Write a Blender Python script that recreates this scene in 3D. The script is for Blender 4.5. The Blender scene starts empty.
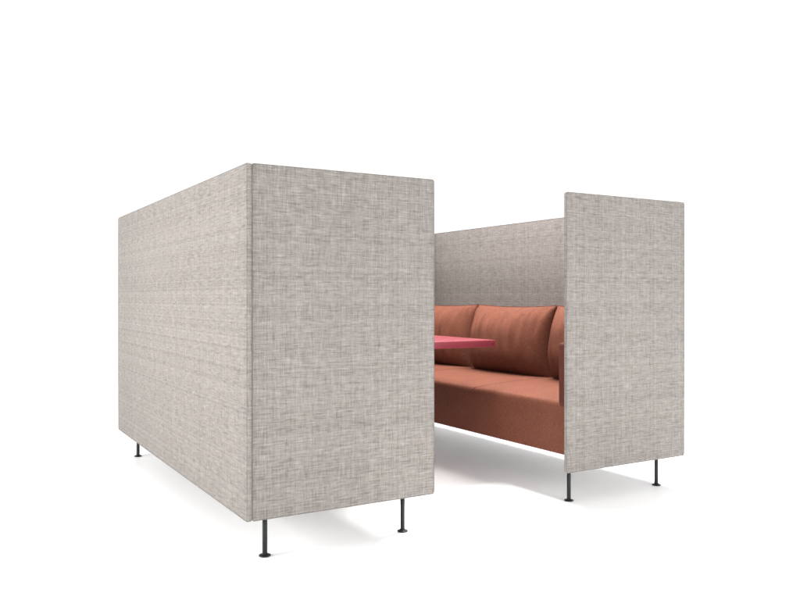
import bpy, bmesh, math, random
from mathutils import Vector, Matrix, noise

S = bpy.context.scene
COL = S.collection
random.seed(4)

# ------------------------------------------------------------------ sizes (metres)
L = 2.2            # length of a sofa
D = 0.767          # depth of a sofa
GAP = 0.688        # clear space between the two sofas
B = 0.1516         # underside of the screens
T = B + 1.2356     # top of the screens
HD, HL = D / 2, L / 2
W = 2 * D + GAP

# ------------------------------------------------------------------ node helpers
def new_mat(name):
    m = bpy.data.materials.new(name); m.use_nodes = True
    nt = m.node_tree
    return m, nt, nt.nodes['Principled BSDF']

def math_node(nt, op, a, b=None, clamp=False):
    n = nt.nodes.new('ShaderNodeMath'); n.operation = op; n.use_clamp = clamp
    for i, v in enumerate((a, b)):
        if v is None: continue
        if isinstance(v, (int, float)): n.inputs[i].default_value = v
        else: nt.links.new(v, n.inputs[i])
    return n.outputs[0]

def stretched(nt, src, sx, sy, off=0.0, detail=2.0, rough=0.5):
    mp = nt.nodes.new('ShaderNodeMapping')
    mp.inputs['Scale'].default_value = (sx, sy, 1)
    mp.inputs['Location'].default_value = (off, off * 1.7, off * .3)
    nt.links.new(src, mp.inputs['Vector'])
    n = nt.nodes.new('ShaderNodeTexNoise')
    n.noise_dimensions = '2D'
    n.inputs['Scale'].default_value = 1.0
    n.inputs['Detail'].default_value = detail
    n.inputs['Roughness'].default_value = rough
    nt.links.new(mp.outputs[0], n.inputs['Vector'])
    return n.outputs['Fac']

def ramp(nt, fac, stops):
    r = nt.nodes.new('ShaderNodeValToRGB')
    e = r.color_ramp.elements
    e[0].position, e[0].color = stops[0][0], (*stops[0][1], 1)
    e[1].position, e[1].color = stops[-1][0], (*stops[-1][1], 1)
    for p, c in stops[1:-1]:
        x = e.new(p); x.color = (*c, 1)
    nt.links.new(fac, r.inputs[0])
    return r.outputs[0]

def mixc(nt, fac, a, b, mode='MIX'):
    n = nt.nodes.new('ShaderNodeMix'); n.data_type = 'RGBA'; n.blend_type = mode
    fs, as_, bs = n.inputs[0], n.inputs[6], n.inputs[7]
    for sock, v in ((fs, fac), (as_, a), (bs, b)):
        if isinstance(v, (int, float)): sock.default_value = v
        elif isinstance(v, tuple): sock.default_value = (*v, 1)
        else: nt.links.new(v, sock)
    return n.outputs[2]

def bump(nt, bsdf, height, strength, dist):
    b = nt.nodes.new('ShaderNodeBump')
    b.inputs['Strength'].default_value = strength
    b.inputs['Distance'].default_value = dist
    nt.links.new(height, b.inputs['Height'])
    nt.links.new(b.outputs[0], bsdf.inputs['Normal'])

# grey melange weave: long slubby weft and warp yarns of uneven tone
def weave_material(name, gain=1.0):
    m, nt, p = new_mat(name)
    uv = nt.nodes.new('ShaderNodeUVMap'); uv.uv_map = 'weave'
    src = uv.outputs[0]
    sep = nt.nodes.new('ShaderNodeSeparateXYZ'); nt.links.new(src, sep.inputs[0])
    def yarn(along, across, pitch, slub, off):
        """tone of the yarn under this point: each yarn has its own tone and its own run of slubs"""
        idx = math_node(nt, 'FLOOR', math_node(nt, 'ADD', math_node(nt, 'MULTIPLY', across, pitch), off))
        wn_ = nt.nodes.new('ShaderNodeTexWhiteNoise'); wn_.noise_dimensions = '1D'
        nt.links.new(idx, wn_.inputs['W'])
        run = math_node(nt, 'ADD', math_node(nt, 'MULTIPLY', along, slub), math_node(nt, 'MULTIPLY', wn_.outputs['Value'], 830.0))
        n = nt.nodes.new('ShaderNodeTexNoise'); n.noise_dimensions = '1D'
        n.inputs['Scale'].default_value = 1.0; n.inputs['Detail'].default_value = 3; n.inputs['Roughness'].default_value = .6
        nt.links.new(run, n.inputs['W'])
        return math_node(nt, 'ADD', math_node(nt, 'MULTIPLY', wn_.outputs['Value'], .19), math_node(nt, 'MULTIPLY', n.outputs['Fac'], .81))
    weft = yarn(sep.outputs['X'], sep.outputs['Y'], 325.0, 16.0, 1000.3)
    warp = yarn(sep.outputs['Y'], sep.outputs['X'], 315.0, 15.0, 3000.7)
    cloud = stretched(nt, src, 5, 6, 31.0, 3, .6)
    h = math_node(nt, 'ADD', math_node(nt, 'MULTIPLY', weft, .54), math_node(nt, 'MULTIPLY', warp, .41))
    h = math_node(nt, 'ADD', h, math_node(nt, 'MULTIPLY', cloud, .05))
    g = gain
    c = ramp(nt, h, [(.32, (.228*g, .210*g, .197*g)), (.45, (.338*g, .315*g, .297*g)),
                     (.54, (.402*g, .376*g, .355*g)), (.68, (.53*g, .503*g, .480*g))])
    hue = stretched(nt, src, 60, 16, 44.0, 2, .5)
    tint = ramp(nt, hue, [(.35, (1.0, .972, .957)), (.65, (.978, .978, .967))])
    nt.links.new(mixc(nt, 1.0, c, tint, 'MULTIPLY'), p.inputs['Base Color'])
    p.inputs['Roughness'].default_value = .92
    p.inputs['Specular IOR Level'].default_value = .15
    bump(nt, p, h, .2, .0012)
    return m

def red_fabric(name, col, dark=.72):
    m, nt, p = new_mat(name)
    uv = nt.nodes.new('ShaderNodeUVMap'); uv.uv_map = 'weave'
    src = uv.outputs[0]
    a = stretched(nt, src, 60, 420, 2.0, 2, .5)
    b = stretched(nt, src, 420, 60, 5.0, 2, .5)
    cl = stretched(nt, src, 5, 7, 9.0, 3, .6)
    h = math_node(nt, 'ADD', math_node(nt, 'ADD', math_node(nt, 'MULTIPLY', a, .42), math_node(nt, 'MULTIPLY', b, .42)),
                  math_node(nt, 'MULTIPLY', cl, .16))
    lo = tuple(x * dark for x in col); hi = tuple(min(1, x * 1.25) for x in col)
    c = ramp(nt, h, [(.36, lo), (.5, col), (.66, hi)])
    nt.links.new(c, p.inputs['Base Color'])
    p.inputs['Roughness'].default_value = .85
    p.inputs['Specular IOR Level'].default_value = .14
    p.inputs['Sheen Weight'].default_value = 0.0
    p.inputs['Sheen Roughness'].default_value = .4
    bump(nt, p, h, .35, .0012)
    return m

def plain(name, col, rough, spec=.5, metal=0.0, var=.12, scale=60):
    m, nt, p = new_mat(name)
    tc = nt.nodes.new('ShaderNodeTexCoord')
    n = nt.nodes.new('ShaderNodeTexNoise'); n.inputs['Scale'].default_value = scale
    n.inputs['Detail'].default_value = 4
    nt.links.new(tc.outputs['Object'], n.inputs['Vector'])
    lo = tuple(x * (1 - var) for x in col); hi = tuple(min(1, x * (1 + var)) for x in col)
    nt.links.new(ramp(nt, n.outputs['Fac'], [(.3, lo), (.7, hi)]), p.inputs['Base Color'])
    r = math_node(nt, 'ADD', math_node(nt, 'MULTIPLY', n.outputs['Fac'], .1), rough - .05)
    nt.links.new(r, p.inputs['Roughness'])
    p.inputs['Specular IOR Level'].default_value = spec
    p.inputs['Metallic'].default_value = metal
    return m

M_GREY = weave_material('grey_melange_weave', .49)
M_GREYPIPE = weave_material('grey_piping', .37)
M_RED = red_fabric('terracotta_wool', (.124, .0425, .0258))
M_REDPIPE = red_fabric('terracotta_piping', (.075, .023, .016))
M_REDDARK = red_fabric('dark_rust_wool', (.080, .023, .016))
M_BLACK = plain('black_powder_coat', (.006, .0065, .007), .45, .25)
M_BOUNCE = plain('neutral_bounce_grey', (.45, .45, .45), .9, .2)  # mid grey of the added sheet, for neutral bounce onto the floor
M_TABLE = plain('raspberry_laminate', (.185, .027, .040), .28, .5, 0, .02, 4)
M_FLOOR = plain('white_studio_floor', (.935, .935, .935), .45, .2, 0, .006, 3)

# ------------------------------------------------------------------ mesh helpers
def link(name, me, mat, parent=None):
    o = bpy.data.objects.new(name, me); COL.objects.link(o)
    if mat: me.materials.append(mat)
    if parent: o.parent = parent
    return o

def box_uv(bm, off=(0, 0)):
    uv = bm.loops.layers.uv.get('weave') or bm.loops.layers.uv.new('weave')
    for f in bm.faces:
        n = f.normal
        ax = max(range(3), key=lambda i: abs(n[i]))
        for l in f.loops:
            c = l.vert.co
            u, v = ((c.y, c.z), (c.x, c.z), (c.x, c.y))[ax]
            l[uv].uv = (u + off[0], v + off[1])

def finish(name, bm, mat, parent, off=(0, 0), uv=True, smooth=True):
    bm.normal_update()
    if uv: box_uv(bm, off)
    me = bpy.data.meshes.new(name); bm.to_mesh(me); bm.free()
    if smooth:
        for p in me.polygons: p.use_smooth = True
    o = link(name, me, mat, parent)
    return o

def rbox(bm, lo, hi, r=.008, seg=4):
    mat = Matrix.Translation([(a + b) / 2 for a, b in zip(lo, hi)]) @ Matrix.Diagonal([b - a for a, b in zip(lo, hi)] + [1])
    res = bmesh.ops.create_cube(bm, size=1, matrix=mat)
    es = list({e for v in res['verts'] for e in v.link_edges})
    if r > 0:
        bmesh.ops.bevel(bm, geom=es, offset=r, segments=seg, profile=.5, affect='EDGES')

def sharpen(o, ang=math.radians(40)):
    me = o.data
    me.set_sharp_from_angle(angle=ang)

def tube(bm, pts, r, n=8, closed=True):
    rings = []
    N = len(pts)
    for i, p in enumerate(pts):
        a = pts[(i - 1) % N] if closed or i > 0 else p
        c = pts[(i + 1) % N] if closed or i < N - 1 else p
        t = (Vector(c) - Vector(a)).normalized()
        up = Vector((0, 0, 1)) if abs(t.z) < .9 else Vector((1, 0, 0))
        s = t.cross(up).normalized(); q = s.cross(t)
        # keep the frame from flipping
        if rings:
            ps = rings[-1][1]
            s = (ps - t * ps.dot(t)).normalized(); q = s.cross(t)
        ring = [bm.verts.new(Vector(p) + (s * math.cos(2*math.pi*k/n) + q * math.sin(2*math.pi*k/n)) * r) for k in range(n)]
        rings.append((ring, s))
    m = N if closed else N - 1
    for i in range(m):
        A, C = rings[i][0], rings[(i + 1) % N][0]
        sh = 0
        if i == N - 1:   # close with the best rotation
            sh = min(range(n), key=lambda k: (A[0].co - C[k].co).length)
        for k in range(n):
            bm.faces.new((A[k], A[(k + 1) % n], C[(k + 1 + sh) % n], C[(k + sh) % n]))
    if not closed:
        bm.faces.new(rings[0][0][::-1]); bm.faces.new(rings[-1][0])
    bmesh.ops.recalc_face_normals(bm, faces=bm.faces[:])

def round_rect(u0, v0, u1, v1, r, seg=6, step=.12):
    pts = []
    for cx, cy, a0 in ((u1 - r, v1 - r, 0), (u0 + r, v1 - r, 90), (u0 + r, v0 + r, 180), (u1 - r, v0 + r, 270)):
        for k in range(seg + 1):
            a = math.radians(a0 + 90 * k / seg)
            pts.append((cx + r * math.cos(a), cy + r * math.sin(a)))
    out = []
    for i, p in enumerate(pts):
        q = pts[(i + 1) % len(pts)]
        d = math.hypot(q[0] - p[0], q[1] - p[1]); n = max(1, int(d / step))
        for k in range(n):
            out.append((p[0] + (q[0] - p[0]) * k / n, p[1] + (q[1] - p[1]) * k / n))
    return out

# upholstered screen: rounded slab, with a piped seam round each face
def screen(name, lo, hi, axis, parent, off):
    bm = bmesh.new()
    res = bmesh.ops.create_cube(bm, size=1, matrix=Matrix.Translation([(p + q) / 2 for p, q in zip(lo, hi)])
                                @ Matrix.Diagonal([q - p for p, q in zip(lo, hi)] + [1]))
    k = 0 if axis == 'x' else 1
    across = [e for e in bm.edges if abs(e.verts[0].co[k] - e.verts[1].co[k]) > .001]
    bmesh.ops.bevel(bm, geom=across, offset=.009, segments=5, profile=.5, affect='EDGES')
    bm.normal_update()
    rim = [e for e in bm.edges if e.calc_face_angle() > 1.2]
    bmesh.ops.bevel(bm, geom=rim, offset=.0038, segments=4, profile=.5, affect='EDGES')
    o = finish(name, bm, M_GREY, parent, off)
    ins = .0007; inp = .0029
    bm = bmesh.new()
    for face in (0, 1):
        if axis == 'x':
            x = (lo[0] + ins) if face == 0 else (hi[0] - ins)
            pts = [(x, u, v) for u, v in round_rect(lo[1] + inp, lo[2] + inp, hi[1] - inp, hi[2] - inp, .009)]
        else:
            y = (lo[1] + ins) if face == 0 else (hi[1] - ins)
            pts = [(u, y, v) for u, v in round_rect(lo[0] + inp, lo[2] + inp, hi[0] - inp, hi[2] - inp, .009)]
        tube(bm, pts, .0017, 6)
    finish('piping', bm, M_GREYPIPE, o, off)
    return o

# ------------------------------------------------------------------ one sofa (front towards -x)
def seat_height(x, y):
    """top of the seat: crowned over each of the three places"""
    s = (x - (-HD + .03)) / .58
    s = min(max(s, 0), 1)
    third = 2 * HL / 3
    k = ((y + HL) % third) / third
    crown = (4 * k * (1 - k)) ** .45
    rise = .024 * math.sin(min(s * 1.25, 1) * math.pi / 2) ** .8
    return .451 + rise + .009 * crown * (.35 + .65 * min(1, s * 5))

def make_seat(parent):
    bm = bmesh.new()
    x0, x1 = -HD + .03, .362
    z0 = .222
    R = .022
    ys = []
    y = -(HL - .0156)
    n = 150
    ys = [-(HL - .0156) + 2 * (HL - .0156) * i / n for i in range(n + 1)]
    rows = []
    for y in ys:
        prof = []
        prof.append((x1, z0))
        prof.append((x0 + .008, z0)); prof.append((x0 + .002, z0 + .002)); prof.append((x0, z0 + .008))
        top = seat_height(x0 + R, y)
        for k in range(9):
            prof.append((x0 - .004 * math.sin(math.pi * (k + 1) / 10), z0 + .008 + (top - R - z0 - .008) * (k + 1) / 9))
        for k in range(1, 7):
            a = math.pi / 2 * k / 6
            prof.append((x0 + R - R * math.cos(a), top - R + R * math.sin(a)))
        for k in range(1, 25):
            x = x0 + R + (x1 - x0 - R) * k / 24
            prof.append((x, seat_height(x, y)))
        rows.append([bm.verts.new((px, y, pz)) for px, pz in prof])
    m = len(rows[0])
    for a, b in zip(rows, rows[1:]):
        for k in range(m):
            bm.faces.new((a[k], b[k], b[(k + 1) % m], a[(k + 1) % m]))
    bm.faces.new(rows[0]); bm.faces.new(rows[-1][::-1])
    bmesh.ops.recalc_face_normals(bm, faces=bm.faces[:])
    o = finish('seat', bm, M_RED, parent, (.3, .1))
    sharpen(o, math.radians(50))
    for y in (-HL / 3, HL / 3):
        bm = bmesh.new()
        pts = [(x0 + .004, y, seat_height(x0 + R, y) - .010)]
        pts += [(x0 + .012, y, seat_height(x0 + R, y) - .001)]
        pts += [(x0 + R + (.30 - x0) * k / 24, y, seat_height(x0 + R + (.30 - x0) * k / 24, y) + .0005) for k in range(25)]
        tube(bm, pts, .0026, 8, False)
        finish('seam', bm, M_REDPIPE, o)
    return o

def make_cushion(parent, yc, seed):
    hw, hh = HL / 3 - .005, .212
    zc = .664
    lean = math.radians(3)
    rx = Matrix.Rotation(lean, 3, 'Y')
    base = Vector((.214, yc, zc))
    def outline(s, t):
        # edges pulled in between the pointed corners
        y = s * hw * (1 - .034 * (1 - t * t) * abs(s) ** 3)
        z = t * hh * (1 - (.055 if t > 0 else .02) * (1 - abs(s) ** 2.2) * abs(t) ** 3)
        return y, z
    def thick(s, t):
        return max(0, 1 - abs(s) ** 2.6) ** .50 * max(0, 1 - abs(t) ** 2.4) ** .58
    def point(s, t, side):
        y, z = outline(s, t)
        f = thick(s, t)
        # fullness sits low in the cushion
        f *= 1 - .10 * t
        d = f * (.185 if side < 0 else .045)
        if side < 0:
            # gathers running down from the top seam, fewer from the bottom seam
            fan = s * (1 + .10 * (1 - t)) + .10 * (1 - t) * (1 if s < 0 else .6)
            def crease(f, q, z):
                return 1 - 2 * abs(noise.noise(Vector((fan * f + seed * 7, q, seed + z)))) ** .8
            g = noise.noise(Vector((fan * 7.0 + seed * 7, t * .8, seed))) + .22 * crease(4.0, t * .6, 3) - .1
            g += .75 * noise.noise(Vector((fan * 13 + seed * 3, t * 1.1, seed + 4))) * (.35 + .65 * max(0, t))
            up = max(0, (t + .75) / 1.75) ** 1.1
            edge = min(1, (1 - abs(t)) * 11) * min(1, (1 - abs(s)) * 6)
            d += .034 * g * up * edge
            g2 = noise.noise(Vector((fan * 6.5 + seed * 5, t * 1.0, seed + 9))) + .15 * crease(4.0, t * .8, 12) - .05
            dn = max(0, (-t + .25) / 1.25)
            d += .0085 * g2 * dn * edge * 1.4
            d += .006 * noise.noise(Vector((s * 2.2 + seed, t * 2.0, seed + 20))) * edge
        v = Vector((side * d, y, z))
        return base + rx @ v
    bm = bmesh.new()
    uv = bm.loops.layers.uv.new('weave')
    NS, NT = 120, 72
    def warp(i, n):
        a = -1 + 2 * i / n
        return math.sin(a * math.pi / 2) * .55 + a * .45   # finer towards the seams
    S_ = [warp(i, NS) for i in range(NS + 1)]; T_ = [warp(i, NT) for i in range(NT + 1)]
    grids = []
    edge_v = {}
    for side in (-1, 1):
        g = []
        for i, s in enumerate(S_):
            row = []
            for j, t in enumerate(T_):
                if i in (0, NS) or j in (0, NT):
                    if (i, j) not in edge_v: edge_v[(i, j)] = bm.verts.new(point(s, t, side))
                    row.append(edge_v[(i, j)])
                else: row.append(bm.verts.new(point(s, t, side)))
            g.append(row)
        grids.append(g)
        for i in range(NS):
            for j in range(NT):
                q = [(i, j), (i + 1, j), (i + 1, j + 1), (i, j + 1)]
                if side > 0: q.reverse()
                f = bm.faces.new([g[a][b] for a, b in q])
                for l, (a, b) in zip(f.loops, q):
                    l[uv].uv = (S_[a] * hw + seed * 1.3, T_[b] * hh + seed * .7)
    bmesh.ops.recalc_face_normals(bm, faces=bm.faces[:])
    o = finish('back_cushion', bm, M_RED, parent, uv=False)
    bm = bmesh.new()
    loop = []
    K = 40
    for k in range(K): loop.append(point(-1 + 2 * k / K, 1, -1))
    for k in range(K): loop.append(point(1, 1 - 2 * k / K, -1))
    for k in range(K): loop.append(point(1 - 2 * k / K, -1, -1))
    for k in range(K): loop.append(point(-1, -1 + 2 * k / K, -1))
    tube(bm, loop, .0034, 8)
    finish('piping', bm, M_REDPIPE, o)
    return o

def make_leg(parent, x, y):
    bm = bmesh.new()
    def lathe(prof, n=28):
        rings = [[bm.verts.new((x + r * math.cos(2*math.pi*k/n), y + r * math.sin(2*math.pi*k/n), z)) for k in range(n)] for r, z in prof]
        for a, b in zip(rings, rings[1:]):
            for k in range(n): bm.faces.new((a[k], a[(k+1) % n], b[(k+1) % n], b[k]))
        bm.faces.new(rings[0][::-1]); bm.faces.new(rings[-1])
    lathe([(.0088, .006), (.0088, .128), (.0082, .129), (.0082, .1305), (.0092, .1315), (.0092, .2235)])
    o = finish('leg', bm, M_BLACK, parent); sharpen(o)
    bm = bmesh.new()
    lathe([(.0165, .0003), (.0205, .0012), (.0212, .003), (.0205, .0048), (.017, .0062), (.0115, .0078), (.0098, .0105), (.0089, .0115)])
    f = finish('foot', bm, M_BLACK, o); sharpen(f)

root = bpy.data.objects.new('booth_sofa', None); COL.objects.link(root)
root.empty_display_size = .2
# the back screen closes over one side screen and is butted against the other
screen('back_screen', (HD - .0175, -HL + .0155, B), (HD, HL, T), 'x', root, (1.7, .4))
screen('side_screen', (-HD, -HL, B), (HD, -HL + .0150, T), 'y', root, (4.1, 2.3))
screen('side_screen', (-HD, HL - .0150, B), (HD - .0179, HL, T), 'y', root, (6.1, 2.3))
make_seat(root)
bm = bmesh.new(); rbox(bm, (-HD + .040, -(HL - .034), .2185), (.356, HL - .034, .2215), .001, 2)
finish('underside_bounce_sheet', bm, M_BOUNCE, root)  # unseen sheet added to keep red bounce out of the floor shadow
bm = bmesh.new(); rbox(bm, (.262, -(HL - .0156), .48), (.3655, HL - .0156, .864), .012, 4)
finish('backrest', bm, M_RED, root, (.9, .2))
for i, yc in enumerate((-2 * HL / 3, 0, 2 * HL / 3)):
    make_cushion(root, yc, (1.37, 2.61, 4.15)[i])
for s in (-1, 1):
    lo, hi = sorted((s * (HL - .0155), s * (HL - .084)))
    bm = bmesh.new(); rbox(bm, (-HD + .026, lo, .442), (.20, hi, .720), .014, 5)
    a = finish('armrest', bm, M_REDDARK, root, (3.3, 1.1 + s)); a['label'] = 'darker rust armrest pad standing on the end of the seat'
for x in (-HD + .10, HD - .094):
    for y in (-HL + .092, HL - .078):
        make_leg(root, x, y)

def copy_tree(o, parent=None):
    c = o.copy(); COL.objects.link(c)
    if parent: c.parent = parent
    for ch in o.children: copy_tree(ch, c)
    return c
other = copy_tree(root)
root.location = (D + GAP + HD, HL, 0)
other.location = (HD, HL, 0); other.rotation_euler = (0, 0, math.pi)
for o, lab in ((root, 'grey woven high-sided booth sofa whose rust-red seat and back cushions are in view'),
               (other, 'grey woven high-sided booth sofa turned away, showing its long plain back screen')):
    o['label'] = lab; o['category'] = 'sofa'; o['group'] = 'booth sofas facing each other across a table'

# ------------------------------------------------------------------ table
tab = bpy.data.objects.new('meeting_table', None); COL.objects.link(tab)
tab.location = (W / 2, HL, 0); tab.empty_display_size = .2
tab['label'] = 'raspberry red slab table standing between the two facing booth sofas'; tab['category'] = 'table'
bm = bmesh.new(); rbox(bm, (-.38, -.55, .677), (.38, .55, .710), .0018, 2)
finish('tabletop', bm, M_TABLE, tab); sharpen(tab.children[0], math.radians(30))
def cyl(bm, prof, n=40):
    rings = [[bm.verts.new((r * math.cos(2*math.pi*k/n), r * math.sin(2*math.pi*k/n), z)) for k in range(n)] for r, z in prof]
    for a, b in zip(rings, rings[1:]):
        for k in range(n): bm.faces.new((a[k], a[(k+1) % n], b[(k+1) % n], b[k]))
    bm.faces.new(rings[0][::-1]); bm.faces.new(rings[-1])
bm = bmesh.new(); cyl(bm, [(.03, .0125), (.03, .664), (.10, .666), (.10, .6768)]); sharpen(finish('column', bm, M_BLACK, tab))
bm = bmesh.new(); cyl(bm, [(.205, .0005), (.21, .003), (.21, .009), (.205, .012)]); sharpen(finish('base', bm, M_BLACK, tab))

# ------------------------------------------------------------------ floor
bm = bmesh.new()
bmesh.ops.create_grid(bm, x_segments=1, y_segments=1, size=150)
fl = finish('floor', bm, M_FLOOR, None, uv=False, smooth=False)
fl['kind'] = 'structure'

# ------------------------------------------------------------------ light: white studio surround + one large softbox
w = bpy.data.worlds.new('World'); S.world = w; w.use_nodes = True
bg = w.node_tree.nodes['Background']
# studio surround: white backdrop behind the sofas, extra brightness added behind the
# camera to lift the panels, dimmed overhead to darken the sofa interior
wn = w.node_tree
def wmap(val, a, b, lo, hi):
    mr = wn.nodes.new('ShaderNodeMapRange'); mr.interpolation_type = 'SMOOTHSTEP'
    for k, v in (('From Min', a), ('From Max', b)): mr.inputs[k].default_value = v
    for k, v in (('To Min', lo), ('To Max', hi)):
        if isinstance(v, (int, float)): mr.inputs[k].default_value = v
        else: wn.links.new(v, mr.inputs[k])
    wn.links.new(val, mr.inputs['Value'])
    return mr.outputs['Result']
tc = wn.nodes.new('ShaderNodeTexCoord'); sp = wn.nodes.new('ShaderNodeSeparateXYZ')
wn.links.new(tc.outputs['Generated'], sp.inputs[0])
away = math_node(wn, 'ADD', math_node(wn, 'MULTIPLY', sp.outputs['X'], .51), math_node(wn, 'MULTIPLY', sp.outputs['Y'], .86))
low = wmap(away, -.35, .15, 2.9, 1.12)
bg.inputs[0].default_value = (1, 1, 1, 1)
wn.links.new(wmap(sp.outputs['Z'], .40, .62, low, .94), bg.inputs[1])

def area(name, loc, target, sx, sy, power, col=(1, 1, 1)):
    ld = bpy.data.lights.new(name, 'AREA'); ld.shape = 'RECTANGLE'; ld.size = sx; ld.size_y = sy
    ld.energy = power; ld.color = col
    o = bpy.data.objects.new(name, ld); COL.objects.link(o)
    o.location = loc
    o.rotation_euler = (Vector(target) - Vector(loc)).to_track_quat('-Z', 'Y').to_euler()
    return o
area('overhead_softbox', (2.3, .9, 3.6), (2.1, .9, 0), .9, 3.4, 560, (1, .99, .97))
area('side_softbox', (-3.6, .8, 1.55), (-.4, .9, .4), 2.6, .9, 185, (1, .985, .965))
area('front_softbox', (2.0, -4.8, 1.3), (1.25, 1.0, .2), 2.0, 1.4, 95, (1, .985, .965))

# ------------------------------------------------------------------ camera
F, YAW, CY, X0, Z0, E = 783.66, .5358, 296.86, -.5238, 2.6843, .9257
c, s = math.cos(YAW), math.sin(YAW)
cam = bpy.data.cameras.new('camera'); co = bpy.data.objects.new('camera', cam); COL.objects.link(co)
co.location = (-(X0 * c + Z0 * s), -(-X0 * s + Z0 * c), E)
co.rotation_euler = (math.pi / 2, 0, -YAW)
cam.sensor_width = 36; cam.lens = 36 * F / 800
cam.shift_y = -(300 - CY) / 800
cam.clip_start = .05; cam.clip_end = 1000
S.camera = co

S.view_settings.view_transform = 'Standard'; S.view_settings.look = 'None'
S.view_settings.exposure = 0; S.view_settings.gamma = 1
